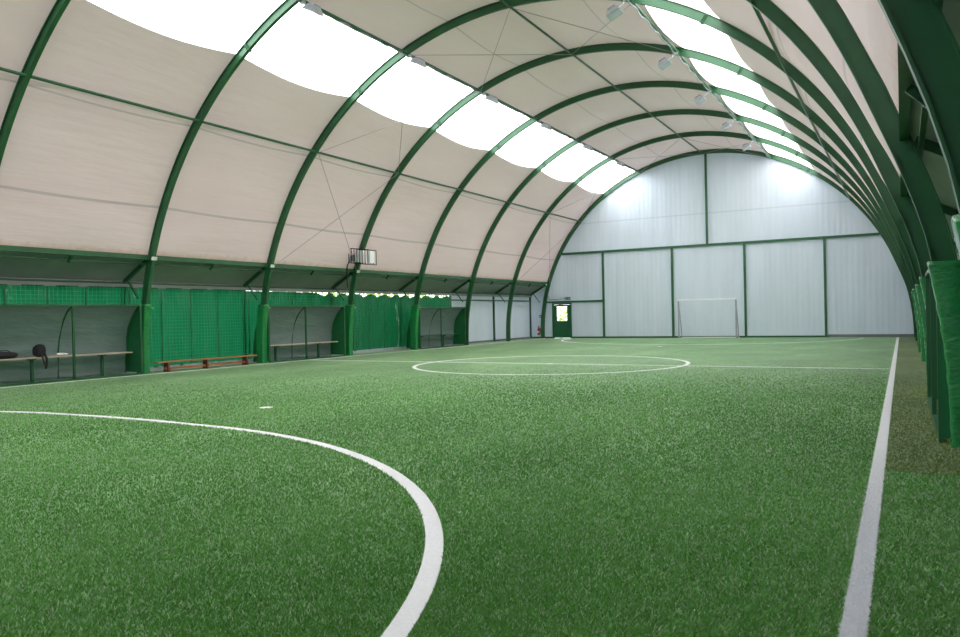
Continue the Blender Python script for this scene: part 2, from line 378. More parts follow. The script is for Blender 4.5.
for sg, nm in ((-1, 'left'), (1, 'right')):
    x = XC + sg * 9.16; root = empty('eave_beam', (x, Y0, 3.0), 'long green eaves beam under the membrane on the %s side' % nm, 'beam', 'eaves beams')
    mb = MB(); mb.box(x - .05, x + .04, Y0, YG, 3.19, 3.32); mb.build('beam', 'steel', root)
    x2 = XC + sg * 9.30; mb = MB(); mb.box(x2 - .025, x2 + .025, Y0, YG, 3.06, 3.10); mb.build('lower_rail', 'steel_dark', root)
    mb = MB()
    for i in range(-2, 8):
        ym = AY(i) + S / 2; mb = MB(); mb.bar((x + sg * .02, ym, 3.17), (x + sg * .16, ym, 3.02), .07, .05, up=(0, 1, 0)); mb.build('stub_bracket', 'steel_dark', root)

# bracing cables
secs = ((17.8, 42.6), (42.6, 68.9), (68.9, 90), (90, 111.1), (111.1, 137.4), (137.4, 162.2))
secn = ('lower left membrane', 'upper left membrane', 'roof left of ridge', 'roof right of ridge', 'upper right membrane', 'lower right membrane')
bayn = {3: 'bay before the caged heater', 7: 'last bay'}
for b in (3, 7):
    for (t0, t1), sn in list(zip(secs, secn))[:4]:
        for k in (0, 1):
            a0, a1 = (t0, t1) if k == 0 else (t1, t0)
            n = 2; mb = MB(); pts = [Vector(arc_pt(RI + .015, R(a0), AY(b) + .08)), Vector(arc_pt(RI + .015, R(a1), AY(b + 1) - .08))]
            mid = (pts[0] + pts[1]) / 2
            mb.tube(pts, .009, 6)
            d = 'rising' if (a1 > a0) == (t1 <= 90) else 'falling'
            tag(mb.build('bracing_cable', 'cable', origin=tuple(pts[0])), 'thin cable %s away across the %s, %s' % (d, sn, bayn[b]), 'cable', 'bracing cables')

# gable steelwork
zb = 4.93
mb = MB(); xh = math.sqrt(RI ** 2 - (zb - ZC) ** 2); mb.box(XC - xh, XC + xh, YG - .0, YG + .09, zb - .06, zb + .06)
tag(mb.build('gable_beam', 'steel', origin=(XC, YG, zb)), 'long green horizontal beam across the white end wall', 'beam')
gp = [(-14.81, 'leftmost, right of the door'), (-10.86, 'second from left, left of the goal'), (-7.08, 'third from left, right of the goal'), (-3.30, 'rightmost of the lower ones')]
for x, nm in gp:
    mb = MB(); mb.box(x - .055, x + .055, YG - .0, YG + .09, 0, zb - .06); tag(mb.build('gable_post', 'steel', origin=(x, YG, 0)), 'green post on the white end wall, ' + nm, 'post', 'end wall posts')
mb = MB(); mb.box(-9.02, -8.91, YG, YG + .09, zb + .06, ZC + RI + .02); tag(mb.build('gable_post', 'steel', origin=(-8.97, YG, zb)), 'green steel post on the end wall above the long beam, up to the ridge', 'post', 'end wall posts')
mb = MB(); mb.box(XFL, -14.865, YG, YG + .09, 2.08, 2.18); tag(mb.build('gable_rail', 'steel', origin=(XFL, YG, 2.1)), 'short green rail over the door, from left arch to first post', 'rail')
for i in (6, 7, 8):
    y = AY(i) - .22 + (.12 if i == 8 else 0)
    mb = MB(); mb.box(XBL, XBL + .09, y - .04, y + .04, 0, 2.45)
    tag(mb.build('wall_post', 'steel_dark', origin=(XBL, y, 0)), 'thin dark green post on the left side wall ' + {6: 'at the end of the green tarpaulins', 7: 'midway along the white panels', 8: 'in the corner by the fire extinguisher'}[i], 'post', 'side wall posts')
mb = MB(); mb.box(XBL, XBL + .07, AY(6) - .18, AY(8) - .16, 2.20, 2.26)
tag(mb.build('wall_rail', 'steel_dark', origin=(XBL, AY(6), 2.2)), 'thin dark green rail near the top of the left white side wall', 'rail')
mb = MB(); mb.box(XBL, XBL + .09, AY(4) - .25, AY(4) - .17, 1.8, 2.45)
tag(mb.build('wall_post', 'steel_dark', origin=(XBL, AY(4) - .2, 0)), 'short dark green post above the middle dugout near the caged heater', 'post', 'side wall posts')

# ------------------------------------------------------------------ door
dr = struct(MB().box(DX0, DX0 + .09, GY - .06, GY + .04, 0, DH).box(DX1 - .09, DX1, GY - .06, GY + .04, 0, DH).box(DX0 + .09, DX1 - .09, GY - .06, GY + .04, DH - .09, DH).build('door_1', 'door', origin=(DX0, GY, 0)))
wx0, wx1, wz0, wz1 = -17.74, -17.08, 1.00, 1.86
mb = MB(); a, b = DX0 + .095, DX1 - .095; y0, y1 = GY - .03, GY + .02
mb.box(a, b, y0, y1, .02, wz0).box(a, wx0, y0, y1, wz0, wz1).box(wx1, b, y0, y1, wz0, wz1).box(a, b, y0, y1, wz1, DH - .095); mb.build('door_leaf', 'door', dr)
mb = MB().box(wx0, wx1, GY - .008, GY + .0, wz0, wz1); mb.build('pane', 'glass', dr)
mb = MB().bar((b - .07, GY - .07, 1.0), (b - .19, GY - .07, 1.0), .02, .02).bar((b - .07, GY - .07, 1.0), (b - .07, GY - .03, 1.0), .02, .02); mb.build('door_handle', 'dark', dr)

# exit sign with running figure and arrow
ex = empty('exit_sign', (-17.03, GY - .02, 2.32), 'small green emergency exit sign on the end wall above the door', 'sign')
MB().box(-17.2, -16.86, GY - .03, GY - .002, 2.25, 2.40).build('sign_plate', 'signgreen', ex)
mb = MB(); yy = GY - .034
mb.tube([(-17.12, yy + .003, 2.372), (-17.12, yy - .001, 2.372)], .012, 10)
mb.bar((-17.12, yy, 2.357), (-17.13, yy, 2.315), .006, .022, up=(1, 0, 0)).bar((-17.13, yy, 2.315), (-17.10, yy, 2.29), .006, .012, up=(1, 0, 0)).bar((-17.10, yy, 2.29), (-17.10, yy, 2.265), .006, .01, up=(1, 0, 0)).bar((-17.13, yy, 2.315), (-17.165, yy, 2.275), .006, .012, up=(1, 0, 0)).bar((-17.12, yy, 2.35), (-17.085, yy, 2.335), .006, .009, up=(0, 0, 1))
tag(mb.build('pictogram_figure', 'white_metal', ex), 'white running figure'); mb = MB(); mb.bar((-17.03, yy, 2.325), (-16.94, yy, 2.325), .006, .016).add([(-16.95, yy, 2.36), (-16.95, yy, 2.29), (-16.89, yy, 2.325)], [(0, 1, 2)])
tag(mb.build('pictogram_arrow', 'white_metal', ex), 'white arrow')
# conduit scribble by the sign
MB().tube([(-18.25, GY - .02, 2.45), (-18.05, GY - .02, 2.22), (-17.6, GY - .02, 2.28), (-17.25, GY - .02, 2.33)], .012, 6)
mb = MB(); mb.tube([(-18.3, GY - .02, 2.55), (-18.2, GY - .02, 2.30), (-17.7, GY - .02, 2.27), (-17.2, GY - .02, 2.33)], .012, 6)
tag(mb.build('sign_cable', 'dark', origin=(-18.3, GY, 2.5)), 'thin dark cable running to the exit sign over the door', 'cable')
# fire extinguisher + its sign
fx, fy = -18.88, GY - .14
fe = empty('fire_extinguisher', (fx, fy, .2), 'dark red fire extinguisher hanging low on the end wall left of the door', 'fire extinguisher')
MB().lathe((fx, fy, .2), [(.07, 0), (.085, .02), (.085, .36), (.06, .42), (.03, .45), (.03, .48)]).build('cylinder', 'red', fe, smooth=True)
MB().bar((fx - .06, fy, .70), (fx + .05, fy, .72), .02, .02).box(fx - .025, fx + .025, fy - .02, fy + .02, .67, .71).build('valve_lever', 'dark', fe)
MB().tube([(fx + .03, fy - .02, .69), (fx + .12, fy - .03, .62), (fx + .13, fy - .02, .42), (fx + .11, fy, .32)], [.012, .012, .014, .022], 8).build('hose', 'dark', fe)
MB().box(fx - .04, fx + .04, fy + .07, GY - .002, .45, .60).build('wall_bracket', 'dark', fe)
MB().box(fx - .075, fx + .075, fy - .088, fy - .083, .33, .42).build('label_band', 'cloth_white', fe)
es = empty('fire_sign', (-18.82, GY - .01, 1.3), 'small square red sign on the end wall above the fire extinguisher', 'sign')
MB().box(-18.90, -18.74, GY - .015, GY - .002, 1.22, 1.38).build('sign_plate', 'red', es)
MB().box(-18.86, -18.83, GY - .019, GY - .014, 1.25, 1.34).box(-18.81, -18.78, GY - .019, GY - .014, 1.25, 1.30).build('pictogram', 'white_metal', es)

# ------------------------------------------------------------------ tarpaulins on the left wall
tl = {1: 'behind the nearest dugout', 2: 'behind the brown bench', 3: 'behind the middle dugout', 4: 'between the middle and farthest dugouts, top sagging', 5: 'behind the farthest dugout'}
for i in range(1, 6):
    ya, yb = AY(i) - .10, AY(i + 1) - .04
    if i == 5: yb = AY(6) - .28
    root = empty('tarpaulin', (XBL + .09, (ya + yb) / 2, 0), 'green tarpaulin on the left wall ' + tl[i], 'tarpaulin', 'wall tarpaulins')
    mb = MB(); nu, nv = 90, 26
    for u in range(nu + 1):
        t = u / nu; y = ya + (yb - ya) * t
        scal = abs(math.sin(PI * t * 5 + i * .6)) ** .8
        ztop = 2.47 if i < 3 else (2.44 if i == 3 and t < .75 else 2.43 - .12 * (1 - scal) * 1.2)
        for v in range(nv + 1):
            w = v / nv; z = .10 + (ztop - .10) * w
            dx = .028 * math.sin(t * 31 + 1.3 * math.sin(3 * w + i)) * (1 - .5 * w) + .045 * math.sin(t * 2 * PI * 5 + i) * w ** 3 + .012 * math.sin(9 * w + 5 * t)
            mb.v.append((XBL + .105 + dx, y, z))
    for u in range(nu):
        for v in range(nv): q = u * (nv + 1) + v; mb.f.append((q, q + 1, q + nv + 2, q + nv + 1))
    o = mb.build('sheet', 'tarp', root, smooth=True)
    nseam = 4
    for k in range(nseam + 1):
        y = ya + (yb - ya) * (k + .15) / (nseam + .3)
        mb = MB(); mb.box(XBL + .145, XBL + .155, y - .018, y + .018, .12, 2.38 if i < 3 else 2.22); mb.build('seam_strap', 'endpanel', root)

# ------------------------------------------------------------------ dugouts
def dugout(sg, ya, yb, ym, ztop, zs, legs, label, board='board', b0=None):
    f0 = 9.29 if sg < 0 else 9.42
    xf = XC + sg * f0     # front plane
    X = lambda d: XC + sg * (f0 + d)
    root = empty('dugout', (xf, (ya + yb) / 2, 0), label, 'dugout', 'team dugouts')
    prof = [(.0, ztop), (.10, ztop - .04), (.26, ztop - .16), (.42, ztop - .36), (.55, ztop - .60), (.64, ztop - .88), (.69, ztop - 1.18), (.71, ztop - 1.5), (.72, .06)]
    mb = MB(); ny = 40
    for j in range(ny + 1):
        y = ya + .02 + (yb - ya - .04) * j / ny
        for k, (d, z) in enumerate(prof): mb.v.append((X(d + .012 * math.sin(j * .5 + k * 1.7) * (0 < k < 8)), y, z + .0))
    n = len(prof)
    for j in range(ny):
        for k in range(n - 1): q = j * n + k; mb.f.append((q, q + 1, q + n + 1, q + n))
    tag(mb.build('canopy_sheet', 'skin', root, smooth=True), 'grey translucent plastic sheet')
    for y in (ya + .03, ym, yb - .03):
        MB().box(min(xf, X(.05)), max(xf, X(.05)), y - .025, y + .025, 0, ztop - .025).build('front_post', 'steel', root)
        MB().tube([(X(d + .02 + (0 if k else .01)), y, z - .02) for k, (d, z) in enumerate(prof)], .028, 8).build('curved_rib', 'steel', root, smooth=True)
    MB().box(min(xf, X(.05)), max(xf, X(.05)), ya, yb, ztop - .025, ztop + .025).build('top_rail', 'steel', root)
    MB().box(min(xf, X(.05)), max(xf, X(.05)), ya, yb, 0.0, .05).build('base_rail', 'steel', root)
    for y in (ya + .005, yb - .005):
        pl = [(X(d), z) for d, z in prof]; pl = [(X(.02), ztop - .03)] + pl[1:] + [(X(.02), .06)]
        mb = MB(); k = len(pl); mb.v = [(x, y - .006, z) for x, z in pl] + [(x, y + .006, z) for x, z in pl]
        mb.f = [tuple(range(k)), tuple(range(2 * k - 1, k - 1, -1))] + [(a, (a + 1) % k, k + (a + 1) % k, k + a) for a in range(k)]
        tag(mb.build('side_panel', 'endpanel', root), 'solid green side panel')
    # bench inside
    mb = MB(); s0 = b0 if b0 else ya + .05; mb.box(min(X(.27), X(.56)), max(X(.27), X(.56)), s0, yb - .12, zs, zs + .035)
    bt = tag(mb.build('bench_seat', board, root, bevel=.006), 'narrow bench board')
    for y in legs:
        MB().box(X(.42) - .03, X(.42) + .03, y - .03, y + .03, 0, zs - .04).box(min(X(.28), X(.56)), max(X(.28), X(.56)), y - .04, y + .04, zs - .04, zs).build('bench_leg', 'steel_dark', bt)
    return root
dugout(-1, AY(1) + .15, 13.30, 11.34, 1.92, .60, (9.6, 10.50, 12.36), 'grey and green curved team dugout with black bags, at the left edge')
dugout(-1, AY(3) + .10, 21.97, 19.85, 1.90, .54, (18.75, 20.90), 'grey and green curved team dugout between the brown bench and the caged-heater arch')
dugout(-1, AY(5) + .12, 30.90, 28.75, 1.84, .56, (27.6, 29.5), 'grey and green curved team dugout farthest away, next to the white wall panels', board='steel_dark')
dugout(1, AY(1) + .12, 13.30, 11.18, 1.92, .58, (10.1, 12.2), 'grey and green curved team dugout behind the padded arch foot on the right')

# pads round the arch feet
def pad(sg, i, label):
    y = AY(i); root = empty('arch_pad', (XC + sg * 9.4, y, 0), label, 'pad', 'green arch pads')
    prof = []
    nz = 40; zt = 1.90 if sg > 0 else 1.95
    hw, cr = (.11, .045) if sg < 0 else (.16, .045)
    ring = []
    # rounded rectangle: radial from -.05 (front) to +.36 (back)
    for (cx, cy, a0) in ((.005, hw - cr, 90), (.005, -hw + cr, 180), (.25, -hw + cr, 270), (.25, hw - cr, 0)):
        for k in range(5):
            a = R(a0 + 90 * k / 4); ring.append((cx + cr * math.cos(a), cy + cr * math.sin(a), a))
    mb = MB(); n = len(ring)
    for j in range(nz + 1):
        z = .01 + (zt - .01) * j / nz
        r = math.sqrt(RI ** 2 - max(z - ZC, 0) ** 2) + (flare(z) if sg > 0 else 0)
        for k, (dx, dy, a) in enumerate(ring):
            front = 1 if dx < .02 else .25
            cre = .008 * front * math.sin(j * .63 + k) * math.sin(j * 1.9 + 1.7 * math.sin(k * .9 + i)) * (1 if .5 < z < 1.5 else .45)
            mb.v.append((XC + sg * (r + dx + cre * -1), y + dy * (1 + cre), z))
    for j in range(nz):
        for k in range(n): mb.f.append((j * n + k, j * n + (k + 1) % n, (j + 1) * n + (k + 1) % n, (j + 1) * n + k))
    mb.f.append(tuple(nz * n + k for k in range(n)))
    mb.build('cover', 'vinyl', root, smooth=True)
    r = math.sqrt(RI ** 2 - (zt - ZC) ** 2)
    z = zt - .10; rr = math.sqrt(RI ** 2 - (z - ZC) ** 2) + (flare(z) if sg > 0 else 0)
    tag(MB().tube([(XC + sg * (rr + .02), y - hw + .01, z), (XC + sg * (rr - .03), y + hw + .02, z + .0), (XC + sg * (rr - .0), y + hw + .09, z - .02)], .014, 6).build('tie_strap', 'cloth_white', root), 'pale tie strap')
for i, t in ((2, 'left of the brown bench'), (3, 'between the brown bench and the middle dugout'), (4, 'below the caged heater'), (5, 'just before the farthest dugout')):
    pad(-1, i, 'green vinyl pad round the left arch foot ' + t)
for i, t in ((0, 'cut by the right edge of the photo'), (1, 'large in the foreground, second from the right edge'), (2, 'just behind the big foreground pad'), (3, 'fourth nearest'), (4, 'fifth nearest'), (5, 'farthest of the row')):
    pad(1, i, 'green pad on the right arch foot, ' + t)

# ------------------------------------------------------------------ brown gym bench
bx = -18.52; b0, b1 = 13.78, 17.50
bn = empty('gym_bench', (bx, (b0 + b1) / 2, 0), 'long low varnished orange-brown gym bench in front of the green tarpaulin', 'bench')
MB().box(bx - .13, bx + .13, b0, b1, .27, .31).build('seat', 'wood', bn, bevel=.008)
MB().box(bx - .03, bx + .03, b0 + .3, b1 - .3, .07, .13).build('stretcher', 'wood', bn, bevel=.005)
for y in (b0 + .38, (b0 + b1) / 2 - .1, b1 - .4):
    mb = MB(); mb.add([(bx - .12, y - .03, 0), (bx + .12, y - .03, 0), (bx + .09, y - .03, .27), (bx - .09, y - .03, .27), (bx - .12, y + .03, 0), (bx + .12, y + .03, 0), (bx + .09, y + .03, .27), (bx - .09, y + .03, .27)],
                      [(0, 1, 2, 3), (5, 4, 7, 6), (0, 4, 5, 1), (1, 5, 6, 2), (2, 6, 7, 3), (3, 7, 4, 0)])
    mb.build('leg', 'wood_dark', bn)

# things on the nearest dugout bench
def blob(name, c, s, mat, parent=None, n=3, lump=.1, seed=0):
    import bmesh
    bm = bmesh.new(); bmesh.ops.create_icosphere(bm, subdivisions=n, radius=1); r = random.Random(seed); ph = [r.uniform(0, 6) for _ in range(6)]
    for v in bm.verts:
        k = 1 + lump * (math.sin(3 * v.co.x + ph[0]) * math.sin(4 * v.co.y + ph[1]) + .6 * math.sin(6 * v.co.z + ph[2]) * math.sin(5 * v.co.x + ph[3]))
        q = [math.copysign(abs(a) ** .8, a) for a in v.co]; v.co = Vector((q[0] * s[0] * k, q[1] * s[1] * k, q[2] * s[2] * k))
    me = bpy.data.meshes.new(name); bm.to_mesh(me); bm.free()
    for p in me.polygons: p.use_smooth = True
    me.materials.append(M[mat]); o = bpy.data.objects.new(name, me); col.objects.link(o)
    if parent: o.parent = parent; o.location = Vector(c) - parent_world(parent)
    else: o.location = c
    return o
zs = .635; xb = XC - 9.71
bg = empty('holdall', (xb, 9.85, zs), 'flat black holdall lying on the bench at the left edge of the photo', 'bag')
blob('body', (xb, 9.82, zs + .085), (.14, .34, .085), 'black', bg, seed=2)
MB().tube([(xb + .05, 9.62, zs + .14), (xb + .05, 9.75, zs + .20), (xb + .05, 9.9, zs + .20), (xb + .05, 10.02, zs + .13)], .012, 6).build('handle', 'black', bg)
bp_ = empty('backpack', (xb + .1, 10.66, zs), 'small dark backpack on the nearest dugout bench with its straps hanging down', 'bag')
blob('body', (xb + .08, 10.66, zs + .15), (.11, .15, .15), 'black', bp_, seed=5, lump=.16)
blob('top_flap', (xb + .08, 10.66, zs + .27), (.08, .10, .05), 'black', bp_, seed=6)
MB().tube([(xb + .17, 10.72, zs + .12), (xb + .20, 10.76, zs - .05), (xb + .19, 10.75, zs - .25), (xb + .18, 10.74, zs - .30)], [.022, .028, .03, .02], 8).build('strap', 'black', bp_, smooth=True)
MB().tube([(xb + .17, 10.66, zs + .05), (xb + .20, 10.68, zs - .1), (xb + .19, 10.70, zs - .2)], [.02, .02, .015], 8).build('strap', 'maroon', bp_, smooth=True)
tw = blob('towel', (xb + .04, 11.22, zs + .035), (.09, .13, .035), 'cloth_white', seed=9, lump=.25); tag(tw, 'crumpled white towel on the bench beside the curved rib', 'towel')
bt_ = empty('paper_sheet', (xb + .05, 10.98, zs), 'small flat pale paper lying on the bench right of the backpack', 'paper')
MB().box(xb - .04, xb + .12, 10.93, 11.08, zs + .001, zs + .006).build('sheet', 'cloth_white', bt_)

# teal bundle behind the big right pad
o = blob('plastic_bundle', (XC + 9.86, 9.6, 2.16), (.13, .26, .17), 'teal', seed=4, lump=.25); tag(o, 'teal plastic bundle stuffed on the dugout roof behind the big right pad', 'bundle')

# ------------------------------------------------------------------ floodlights
def floodlight(sg, loc, label):
    # local coordinates around the clamp; sg points towards the hall centre
    root = empty('floodlight', loc, label, 'floodlight', 'floodlights on the skylight purlins')
    x, y, z = loc; d = sg * .30
    MB().tube([(x + sg * .08, y, z + .0), (x + sg * .10, y, z - .10), (x + d * .9, y, z - .14)], .018, 8).build('bracket', 'alu', root)
    MB().box(x - .05, x + .05, y - .05, y + .05, z - .03, z + .05).build('clamp', 'alu', root)
    mb = MB(); c = Vector((x + sg * .34, y, z - .24)); a = R(25) * sg
    def tr(p): return (c.x + p[0] * math.cos(a) + p[2] * math.sin(a), c.y + p[1], c.z - p[0] * math.sin(a) + p[2] * math.cos(a))
    top = [(-.12, -.10, .09), (.12, -.10, .09), (.12, .10, .09), (-.12, .10, .09)]; bot = [(-.19, -.21, -.07), (.19, -.21, -.07), (.19, .21, -.07), (-.19, .21, -.07)]
    mb.add([tr(p) for p in top + bot], [(0, 1, 2, 3), (0, 4, 5, 1), (1, 5, 6, 2), (2, 6, 7, 3), (3, 7, 4, 0), (7, 6, 5, 4)]); mb.build('housing', 'alu', root, bevel=.01)
    mb = MB(); g = [(-.16, -.18, -.075), (.16, -.18, -.075), (.16, .18, -.075), (-.16, .18, -.075)]; mb.add([tr(p) for p in g] + [tr((p[0], p[1], -.082)) for p in g], [(0, 1, 2, 3), (7, 6, 5, 4), (0, 4, 5, 1), (1, 5, 6, 2), (2, 6, 7, 3), (3, 7, 4, 0)])
    mb.build('glass_front', 'glassy', root)
    MB().add([tr(p) for p in ((-.1, -.11, .12), (.1, -.11, .12), (.1, .11, .12), (-.1, .11, .12), (-.1, -.11, .085), (.1, -.11, .085), (.1, .11, .085), (-.1, .11, .085))], [(0, 1, 2, 3), (7, 6, 5, 4), (0, 4, 5, 1), (1, 5, 6, 2), (2, 6, 7, 3), (3, 7, 4, 0)]).build('ballast_box', 'grey_metal', root)
fn = {2: 'sixth', 3: 'fifth', 4: 'fourth', 5: 'third', 6: 'second', 7: 'first'}
pL = arc_pt(RI - .02, R(68.9), 0); pR = arc_pt(RI - .02, R(111.1), 0)
for i in range(2, 8):
    floodlight(1, (pL[0], AY(i) + .10, pL[2]), 'grey floodlight by the left skylight, %s counted from the end wall' % fn[i])
for i in range(3, 8):
    floodlight(-1, (pR[0], AY(i) - .28, pR[2]), 'grey floodlight by the right skylight, %s counted from the end wall' % fn[i])

# ------------------------------------------------------------------ caged heater on arch 4
hy = AY(4) - .36; th = R(22.0); hp = arc_pt(RI, th, hy)
root = empty('caged_heater', (hp[0], hy, hp[2] - .3), 'pale slatted heater in a dark wire cage on an arch above the left eaves', 'heater')
x0, x1 = -18.02, -17.12; z0, z1 = 3.52, 4.06; ya, yb = hy - .25, hy + .25
sl = .12
def cz(x, z): return z - sl * (x - x0)
mb = MB()
for y in (ya, yb):
    for z in (z0, z1): mb.bar((x0, y, cz(x0, z)), (x1, y, cz(x1, z)), .03, .03)
    for k in range(8): x = x0 + (x1 - x0) * k / 7; mb.bar((x, y, cz(x, z0)), (x, y, cz(x, z1)), .02, .02, up=(0, 1, 0))
for x in (x0, x1, (x0 + x1) / 2):
    for z in (z0, z1): mb.bar((x, ya, cz(x, z)), (x, yb, cz(x, z)), .025, .025)
mb.build('cage', 'dark', root)
for k in (0, 1, 3):
    x = x0 + .22 + k * .19
    MB().box(x, x + .12, ya + .12, yb - .12, cz(x, z0) + .05, cz(x, z1) - .05).build('reflector_slat', 'white_metal', root)
MB().box(x0 - .08, x0 + .16, hy - .12, hy + .12, 3.58, 3.82).build('junction_box', 'grey_metal', root, bevel=.01)
MB().tube([(x0 - .05, ya + .1, 3.6), (x0 - .16, ya + .1, 3.42), (x0 - .25, ya + .15, 3.1), (x0 - .22, ya + .16, 2.6)], .02, 8).build('cable', 'dark', root)
MB().bar((x0 - .2, hy, 3.9), (x0 + .3, hy, 3.9), .04, .04).build('mounting_arm', 'white_metal', root)

# ------------------------------------------------------------------ goal
gx0, gx1, gy, gz = -10.33, -7.40, 39.45, 2.02
gl = empty('football_goal', ((gx0 + gx1) / 2, gy, 0), 'small white football goal standing against the middle of the white end wall', 'goal')
for x in (gx0, gx1):
    MB().box(x - .04, x + .04, gy - .04, gy + .04, 0, gz - .04).build('goal_post', 'post_metal', gl, bevel=.012)
    MB().tube([(x, gy + .04, .04), (x, gy + .62, .04)], .025, 8).tube([(x, gy + .62, .04), (x, gy + .05, gz - .1)], .022, 8).build('side_frame', 'grey_metal', gl)
MB().box(gx0 - .04, gx1 + .04, gy - .04, gy + .04, gz - .04, gz + .04).build('crossbar', 'white_metal', gl, bevel=.012)
MB().box(gx0 - .04, gx1 + .04, gy + .60, gy + .65, .0, .05).build('rear_base_bar', 'white_metal', gl)
mb = MB(); P = lambda u, v: (gx0 + (gx1 - gx0) * u, gy + .05 + .57 * (1 - v), .05 + (gz - .13) * v)
for k in range(25): mb.tube([P(k / 24, 0), P(k / 24, 1)], .0022, 3, False)
for k in range(17): mb.tube([P(0, k / 16), P(1, k / 16)], .0022, 3, False)
tag(mb.build('net', 'white_metal', gl), 'thin white net')

# ------------------------------------------------------------------ pitch lines
LW = .095
def ribbon(name, pts, w, label, closed=False, fill=None):
    n = len(pts); mb = MB(); P = [Vector((x, y)) for x, y in pts]
    for i, p in enumerate(P):
        a = P[i - 1] if (i or closed) else p; b = P[(i + 1) % n] if (i < n - 1 or closed) else p
        t = (b - a).normalized(); nn = Vector((-t.y, t.x)); 
        for k in (-1, 1): q = p + nn * (k * w / 2); mb.v.append((q.x, q.y, .008))
        for k in (-1, 1): q = p + nn * (k * w / 2); mb.v.append((q.x, q.y, -.002))
    m = n if closed else n - 1
    for i in range(m):
        j = (i + 1) % n; mb.f += [(4 * i, 4 * j, 4 * j + 1, 4 * i + 1), (4 * i, 4 * i + 2, 4 * j + 2, 4 * j), (4 * i + 1, 4 * j + 1, 4 * j + 3, 4 * i + 3)]
    o = mb.build(name, 'line', origin=(pts[0][0], pts[0][1], 0)); tag(o, label, 'pitch line', 'white pitch markings'); return o
XL, XR = -18.13, -.214
ribbon('pitch_line', [(XR, y) for y in np.linspace(1.0, 39.45, 60)], .10, 'straight white right sideline running from the foreground to the end wall')
ribbon('pitch_line', [(XL, y) for y in np.linspace(1.0, 39.45, 60)], .08, 'straight white left sideline along the dugouts')
ribbon('pitch_line', [(x, 19.62) for x in np.linspace(XL + .05, XR - .06, 40)], .09, 'straight white halfway line across the pitch')
CC = (-8.95, 19.70, 3.90)
ribbon('pitch_line', [(CC[0] + CC[2] * math.cos(a), CC[1] + CC[2] * math.sin(a)) for a in np.linspace(0, 2 * PI, 160, endpoint=False)], .11, 'white centre circle on the green turf', True)
dn = [(-8.66 + 6.90 * math.sin(a), 1.10 + 5.90 * math.cos(a)) for a in np.linspace(PI / 2, 0, 60)] + [(x, 7.0 + .08 * math.sin(PI * (x + 11.6) / 2.94)) for x in np.linspace(-8.9, -11.4, 12)] + [(-11.6 - 5.8 * math.sin(a), 1.10 + 5.9 * math.cos(a)) for a in np.linspace(0, PI / 2, 40)]
ribbon('pitch_line', dn, .115, 'white penalty area arc curving through the foreground')
ribbon('pitch_line', [(-9.02 + 7.38 * math.cos(a), 39.45 - 7.38 * math.sin(a)) for a in np.linspace(.02, PI - .02, 90)], .09, 'white penalty area arc in front of the far goal')
for x, y, r, t in ((-9.11, 8.84, .11, 'between the foreground arc and the centre circle'), (-8.68, 30.13, .10, 'in front of the far goal'), (-8.88, 19.62, .12, 'on the halfway line in the centre circle')):
    mb = MB(); mb.lathe((x, y, 0), [(r, 0), (r, .008)], 18); tag(mb.build('penalty_spot', 'line', origin=(x, y, 0)), 'small round white spot ' + t, 'pitch mark', 'white spots')

# olive strip of older turf along the right sideline
mb = MB(); mb.box(XR + .055, XBR, 7.46, YG - .05, -.01, .004); struct(mb.build('floor_strip', 'turf_olive'))

